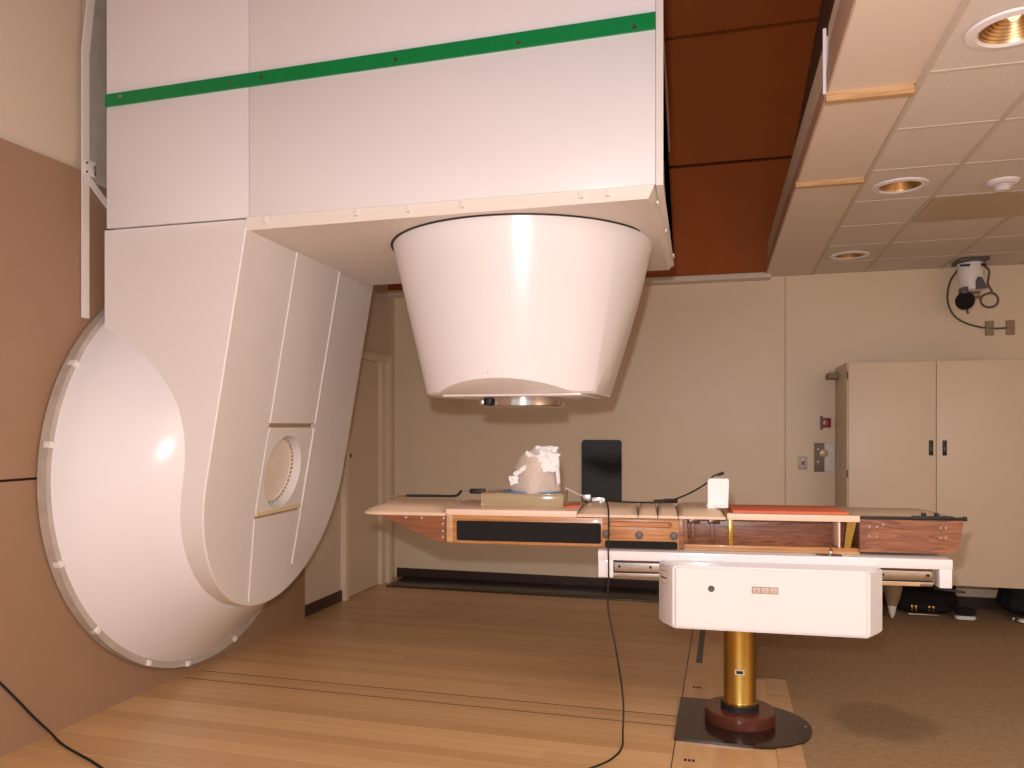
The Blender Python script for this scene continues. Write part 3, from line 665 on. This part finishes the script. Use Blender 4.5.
# white card box with cable
sc = put('white_box', 'upright white card box on the cushion beside the orange mat', 'box', 1.075, -.15, 1.137)
bm = B(); prism(bm, [(1.020, -.17, 1.127), (1.125, -.17, 1.132), (1.130, -.17, 1.275), (1.125, -.17, 1.288), (1.03, -.17, 1.288), (1.020, -.17, 1.275)], (0, .06, 0)); bmesh.ops.bevel(bm, geom=bm.edges[:], offset=.002, segments=1, affect='EDGES'); bm.transform(T_); obj('card_body', bm, 'paper', sc)
bm = B(); prism(bm, [(1.015, -.155, 1.136), (1.10, -.20, 1.136), (1.11, -.20, 1.136), (1.10, -.12, 1.14), (1.02, -.12, 1.14)], (0, 0, .012)); bm.transform(T_); obj('bottom_flap', bm, 'paper', sc)
bm = B(); box(bm, 1.126, 1.132, -.16, -.12, 1.145, 1.28, .001); bm.transform(T_); obj('back_edge', bm, 'grey', sc)
bm = B(); lathe(bm, (1.022, -.14, 1.288), (0,0,1), [(.008,0),(.008,.008),(.003,.01)], 14); bm.transform(T_); obj('clip', bm, 'chrome', sc)
# long cable from plugs over cushions up to the white box
cc = put('black_cable', 'black cable running along the cushions up to the white box', 'cable', .7, 0, 1.137)
bm = B(); tube(bm, [(.465, .03, 1.143), (.58, .0, 1.140), (.70, -.03, 1.142), (.80, -.03, 1.146), (.88, -.06, 1.175), (.95, -.1, 1.213), (1.01, -.13, 1.255), (1.05, -.14, 1.297), (1.075, -.14, 1.306)], .0045); bm.transform(T_); obj('cable', bm, 'rubber', cc)
bm = B(); tube(bm, [(.74, -.02, 1.146), (.80, -.02, 1.150), (.87, -.02, 1.150)], .0105); bm.transform(T_); obj('connector', bm, 'rubber', cc)
bm = B(); box(bm, .80, .87, -.035, -.01, 1.15, 1.164, .003); bm.transform(T_); obj('connector', bm, 'black', cc)
bm = B(); tube(bm, [(1.075, -.14, 1.305), (1.105, -.14, 1.316)], .008, smooth=False); bm.transform(T_); obj('plug', bm, 'rubber', cc)
# cable hanging to the floor
bm = B()
p1 = [T_@Vector(p) for p in ((.47, .0, 1.143), (.49, -.15, 1.147), (.502, -.27, 1.118), (.505, -.301, 1.05), (.505, -.344, .93), (.507, -.345, .80))]
p2 = [Vector(p) for p in ((-.585, 4.035, .62), (-.54, 4.0, .42), (-.50, 3.97, .18), (-.492, 3.90, .03), (-.482, 3.80, .007), (-.50, 3.68, .007), (-.56, 3.56, .007), (-.74, 3.36, .007), (-1.1, 3.1, .007), (-1.5, 2.7, .007))]
tube(bm, p1+p2, .0045); o = obj('hanging_cable', bm, 'rubber'); tag(o, 'thin black cable dropping from the couch front and curling over the wood floor', 'cable')
# orange mat in the tray
bm = B(); box(bm, 1.145, 1.72, -.205, .12, 1.105, 1.125, .006); bm.transform(T_); o = obj('orange_mat', bm, 'orangemat'); tag(o, 'flat orange foam mat lying in the pale edged tray of the couch', 'mat')
# cable in the left corner of the floor
bm = B(); tube(bm, [(-3.288, 1.9, 1.55), (-3.288, 2.5, .83), (-3.288, 2.914, .345), (-3.286, 3.08, .14), (-3.27, 3.17, .025), (-3.16, 3.12, .006), (-3.03, 3.06, .006), (-2.76, 2.946, .006), (-2.3, 2.70, .006), (-1.9, 2.2, .006)], .006); o = obj('floor_cable', bm, 'rubber'); tag(o, 'black cable slanting down the brown wall onto the floor, bottom left', 'cable')

# ================================================================ BACK WALL THINGS
bm = B(); pts = [(x, YB, z) for x, z in rrect(.39, .62, .03, 6, -1.155, 1.125)]; prism(bm, pts, (0, -.02, 0)); bmesh.ops.bevel(bm, geom=bm.edges[:], offset=.004, segments=2, affect='EDGES'); o = obj('black_wall_panel', bm, 'glossblack'); tag(o, 'glossy black rounded panel on the wall behind the couch', 'panel')
def wt(name, label, cat, x, z, y=YB): return thing(name, label, cat, (x, y, z))
def wb(name, m, x0, x1, z0, z1, d0, d1, par, bev=.002): return obj(name, box(B(), x0, x1, YB-d1, YB-d0, z0, z1, bev), m, par)
t = wt('emergency_button', 'square red emergency push button on the wall beside the cabinet', 'button', .875, 1.55)
wb('side_plate', 'taupe', .828, .852, 1.535, 1.66, 0, .01, t); r_ = wb('red_button', 'red', .846, .918, 1.555, 1.64, 0, .035, t, .004)
for i in range(3):
    for j in range(3):
        if (i, j) != (1, 1): wb('button_mark', 'groove', .868+i*.011, .874+i*.011, 1.58+j*.012, 1.588+j*.012, .034, .0358, r_, 0)
t = wt('wall_switch', 'small steel double switch plate, lowest and leftmost fitting on the wall', 'switch', .68, 1.17)
wb('switch_plate', 'greymetal', .640, .720, 1.17, 1.295, 0, .008, t); wb('switch', 'red', .670, .695, 1.215, 1.25, .008, .012, t); 
for z in (1.20, 1.265): obj('screw', cyl(B(), (.682, YB-.012, z), (.682, YB-.007, z), .008, seg=12), 'chrome', t)
t = wt('knob_plate', 'square steel plate with round pale knob on the wall beside the cabinet', 'plate', .87, 1.155)
wb('plate', 'taupe', .778, .952, 1.155, 1.415, 0, .01, t); wb('plate_strip', 'cream', .865, .952, 1.157, 1.413, .008, .013, t, .001)
obj('knob', lathe(B(), (.852, YB-.008, 1.325), (0,-1,0), [(.014,0),(.014,.02),(.036,.03),(.038,.045),(.028,.06),(.004,.064)], 28), 'knobm', t)
for x, z in ((.81,1.36),(.81,1.245),(.925,1.355),(.925,1.245)): obj('screw', cyl(B(), (x, YB-.016, z), (x, YB-.009, z), .006, seg=12), 'chrome', t)
# cabinet
CY = 6.82
t = thing('storage_cabinet', 'wide wall hung beige two door metal cabinet', 'cabinet', (1.6, CY+.35, .31))
obj('body', box(B(), .955, 2.262, CY+.022, YB-.001, .31, 2.087, .004), 'cabinet', t)
for i, (x0, x1) in enumerate(((.966, 1.606), (1.611, 2.256))):
    d = obj('door', box(B(), x0, x1, CY, CY+.02, .315, 2.080, .003), 'cabinet', t)
    hx = 1.571 if i == 0 else 1.668
    h_ = obj('recessed_handle', box(B(), hx-.016, hx+.016, CY-.003, CY+.002, 1.335, 1.455, .002), 'black', d); obj('latch', box(B(), hx-.006, hx+.006, CY-.010, CY-.002, 1.37, 1.40, .002), 'grey', h_)
    for z in (.45, 1.18, 1.98):
        if i == 0: obj('hinge', cyl(B(), (x0-.006, CY+.008, z-.03), (x0-.006, CY+.008, z+.03), .006, seg=12), 'grey', d)
o = obj('cabinet_bracket', box(B(), .862, .952, 7.19, 7.24, 1.955, 2.015, .004), 'tan'); 
bpy.data.objects.remove(o, do_unlink=True)
bm = B(); box(bm, .875, .954, 7.30, YB, 1.985, 2.035, .004); o = obj('wall_bracket', bm, 'tan'); tag(o, 'short tan bracket on the wall touching the upper left of the cabinet', 'bracket')
# things stowed under the cabinet
def lump(name, label, cat, parts, mat_):
    t = thing(name, label, cat, parts[0][0]+Vector((0,0,0)))
    return t
random.seed(5)
def bag(bm, x0, x1, y0, y1, z0, z1, seed):
    random.seed(seed); r = bmesh.ops.create_icosphere(bm, subdivisions=4, radius=1)
    for v in r['verts']:
        c = v.co; s = lambda t: math.copysign(abs(t)**.55, t)
        k = 1+.06*math.sin(9*c.x+seed)*math.cos(7*c.y)+.05*math.sin(11*c.z+3*c.x)
        v.co = Vector(((x0+x1)/2+s(c.x)*(x1-x0)/2*k, (y0+y1)/2+s(c.y)*(y1-y0)/2*k, (z0+z1)/2+s(c.z)*(z1-z0)/2))
    return bm
t = thing('equipment_bag', 'dark bag with metal buckles stowed under the cabinet behind the couch beam', 'bag', (1.62, 7.25, .0))
obj('bag_body', bag(B(), 1.36, 1.86, 7.13, 7.46, .0, .285, 1), 'cloth', t)
for x in (1.50, 1.53, 1.63, 1.66): obj('buckle', box(B(), x-.008, x+.008, 7.125, 7.137, .03, .08, .002), 'brass', t)
obj('base_trim', box(B(), 1.47, 1.70, 7.115, 7.135, .001, .012, .002), 'steel', t)
t = thing('shoe', 'pale sole of a dark shoe standing beside the bag under the cabinet', 'shoe', (1.85, 7.25, 0))
obj('sole', bag(B(), 1.80, 1.95, 7.02, 7.10, .001, .035, 2), 'cream', t); obj('upper', bag(B(), 1.805, 1.95, 7.025, 7.11, .032, .10, 3), 'cloth', t)
t = thing('tan_folded_cover', 'tan cloth cone with pale tip leaning under the couch beam end', 'cloth', (1.33, 6.98, 0))
obj('cloth_body', lathe(B(), (1.32, 6.98, .10), (.03,0,1), [(.035,0),(.055,.06),(.07,.13),(.075,.185)], 24), 'tan', t); obj('pale_tip', lathe(B(), (1.32, 6.98, .001), (0,0,1), [(.008,0),(.022,.03),(.035,.10)], 24), 'cream', t)
t = thing('black_case', 'tall black case with white trimmed foot under the right cabinet door', 'case', (2.5, 7.3, 0))
obj('case_body', bag(B(), 2.19, 2.72, 7.10, 7.45, .03, .30, 4), 'cloth', t); obj('foot_trim', bag(B(), 2.26, 2.6, 7.02, 7.10, .001, .035, 5), 'cream', t); obj('foot_stud', bag(B(), 2.215, 2.245, 7.08, 7.11, .001, .035, 6), 'steel', t)
# ================================================================ CEILING THINGS
for i, y in enumerate((3.06, 4.885, 6.75)):
    lab = ('recessed round ceiling lamp with gold reflector, the nearest and largest', 'recessed round ceiling lamp with gold reflector, the middle one of the row', 'recessed round ceiling lamp with gold reflector, the farthest, near the back wall')[i]
    t = thing('ceiling_lamp', lab, 'lamp', (.965, y, ZC-.006), 0, 'recessed ceiling lamps')
    obj('trim_ring', lathe(B(), (.965, y, ZC-.002), (0,0,-1), [(.150,0),(.146,.008),(.118,.012),(.108,.006),(.108,-.0)], 64, False, False), 'enamel', t)
    # bowl of ridged gold rings set up into the ceiling
    bm = B(); prof = [(.108, 0)]; 
    for k in range(9): r0 = .106-.0105*k; prof += [(r0-.002, -.010-.008*k), (r0-.008, -.009-.008*k)]
    prof += [(.01, -.09)]
    prof = [(r, z) for r, z in prof]
    lathe(bm, (.965, y, ZC-.006), (0,0,-1), prof, 64, False, True); obj('reflector', bm, 'reflector', t)
    obj('bulb', lathe(B(), (.965, y, ZC+.08), (0,0,-1), [(.012,0),(.020,.02),(.022,.04),(.012,.055),(.002,.06)], 24), 'bulb', t)
# openings in the ceiling slab for the lamps
ceil_slab = [o for o in bpy.data.objects if o.name == 'ceiling'][0]
bm = B()
for y in (3.06, 4.885, 6.75): cyl(bm, (.965, y, ZC-.05), (.965, y, ZC+.2), .112, seg=48)
bm.transform(Matrix.Identity(4)); carve(ceil_slab, bm)
t = thing('smoke_detector', 'white round smoke detector on the ceiling tile', 'smoke detector', (1.508, 4.957, ZC))
sd = obj('base', lathe(B(), (1.508, 4.957, ZC), (0,0,-1), [(.082,0),(.082,.012),(.070,.02),(.062,.022),(.055,.022)], 48, False, True), 'enamel', t)
for k in range(3): obj('vent_ring', ring(B(), (1.508, 4.957, ZC-.030-.009*k), (0,0,1), .050-.004*k, .030, .005, 40), 'enamel', t)
obj('cap', lathe(B(), (1.508, 4.957, ZC-.02), (0,0,-1), [(.035,0),(.035,.028),(.028,.034)], 36), 'enamel', t)
t = thing('ceiling_light_panel', 'long unlit tan ceiling light panel set between the tiles', 'ceiling light', (1.83, 5.49, ZC-.004))
obj('lens', box(B(), 1.215, 2.42, 5.20, 5.785, ZC-.0062, ZC-.0042, 0), 'glass', t)
# camera in the corner
cxx, cyy = 1.955, 7.22
t = thing('security_camera', 'pale cylindrical camera with black lens under the ceiling at the back wall', 'camera', (cxx, cyy, 2.9))
obj('mount_plate', box(B(), cxx-.11, cxx+.11, cyy-.13, cyy+.12, ZC-.03, ZC-.004, .004), 'grey', t)
bd = obj('housing', lathe(B(), (cxx, cyy, ZC-.03), (.05,0,-1), [(.095,0),(.097,.03),(.095,.13),(.083,.22),(.06,.235)], 40), 'cream', t)
obj('mount_strap', box(B(), cxx-.10, cxx-.03, cyy-.115, cyy-.09, ZC-.07, ZC-.055, .002), 'black', bd); obj('mount_strap', box(B(), cxx+.05, cxx+.10, cyy-.08, cyy-.05, ZC-.07, ZC-.05, .002), 'black', bd)
obj('yoke', box(B(), cxx-.08, cxx-.035, cyy-.09, cyy+.03, ZC-.29, ZC-.235, .004), 'grey', t); 
bm = B(); prism(bm, [(cxx+.03, cyy-.11, ZC-.16), (cxx+.055, cyy-.11, ZC-.165), (cxx+.10, cyy-.11, ZC-.25), (cxx+.02, cyy-.11, ZC-.26), (cxx+.015, cyy-.11, ZC-.19)], (0, .04, 0)); obj('yoke', bm, 'grey', t)
obj('lens_body', lathe(B(), (cxx-.035, cyy-.0, ZC-.335), (-.35,-1,-.25), [(.055,-.05),(.07,-.02),(.072,.05),(.066,.07),(.04,.075)], 36), 'cloth', t)
obj('rear_tube', lathe(B(), (cxx+.02, cyy+.05, ZC-.285), (1,.2,.1), [(.035,0),(.035,.06)], 24), 'steel', t)
obj('stem', cyl(B(), (cxx-.03, cyy, ZC-.39), (cxx-.015, cyy, ZC-.445), .009, seg=12), 'grey', t)
bm = B(); tube(bm, [(cxx-.08, cyy-.02, ZC-.06), (cxx-.125, cyy+.1, ZC-.16), (cxx-.11, 7.45, ZC-.30), (cxx-.04, 7.52, ZC-.42), (cxx+.07, 7.525, ZC-.495), (2.19, 7.525, 2.405), (2.34, 7.525, 2.405)], .008); o = obj('camera_cable', bm, 'grey'); tag(o, 'grey cable hanging from the camera to the two wall boxes', 'cable')
bm = B(); lp = [(cxx+.10, cyy-.02, ZC-.06), (cxx+.14, cyy, ZC-.10), (cxx+.13, cyy, ZC-.20), (cxx+.16, cyy, ZC-.27)]
for i in range(15):
    a = R(110-26*i); lp.append((cxx+.155+(.055+.001*i)*math.cos(a), cyy+.02+.002*i, ZC-.335+.058*math.sin(a)))
tube(bm, lp, .0085, k=5); obj('coiled_lead', bm, 'grey', t)
for i, x in enumerate((2.187, 2.345)):
    b_ = obj('cable_box', box(B(), x-.032, x+.032, YB-.022, YB, 2.345, 2.47, .003), 'tan'); tag(b_, ('small tan box on the wall, left of two joined by a cable', 'small tan box on the wall, right of two joined by a cable')[i], 'wall box', 'cable boxes under the camera')
# name the ceilings and walls uniquely handled by blender suffixes
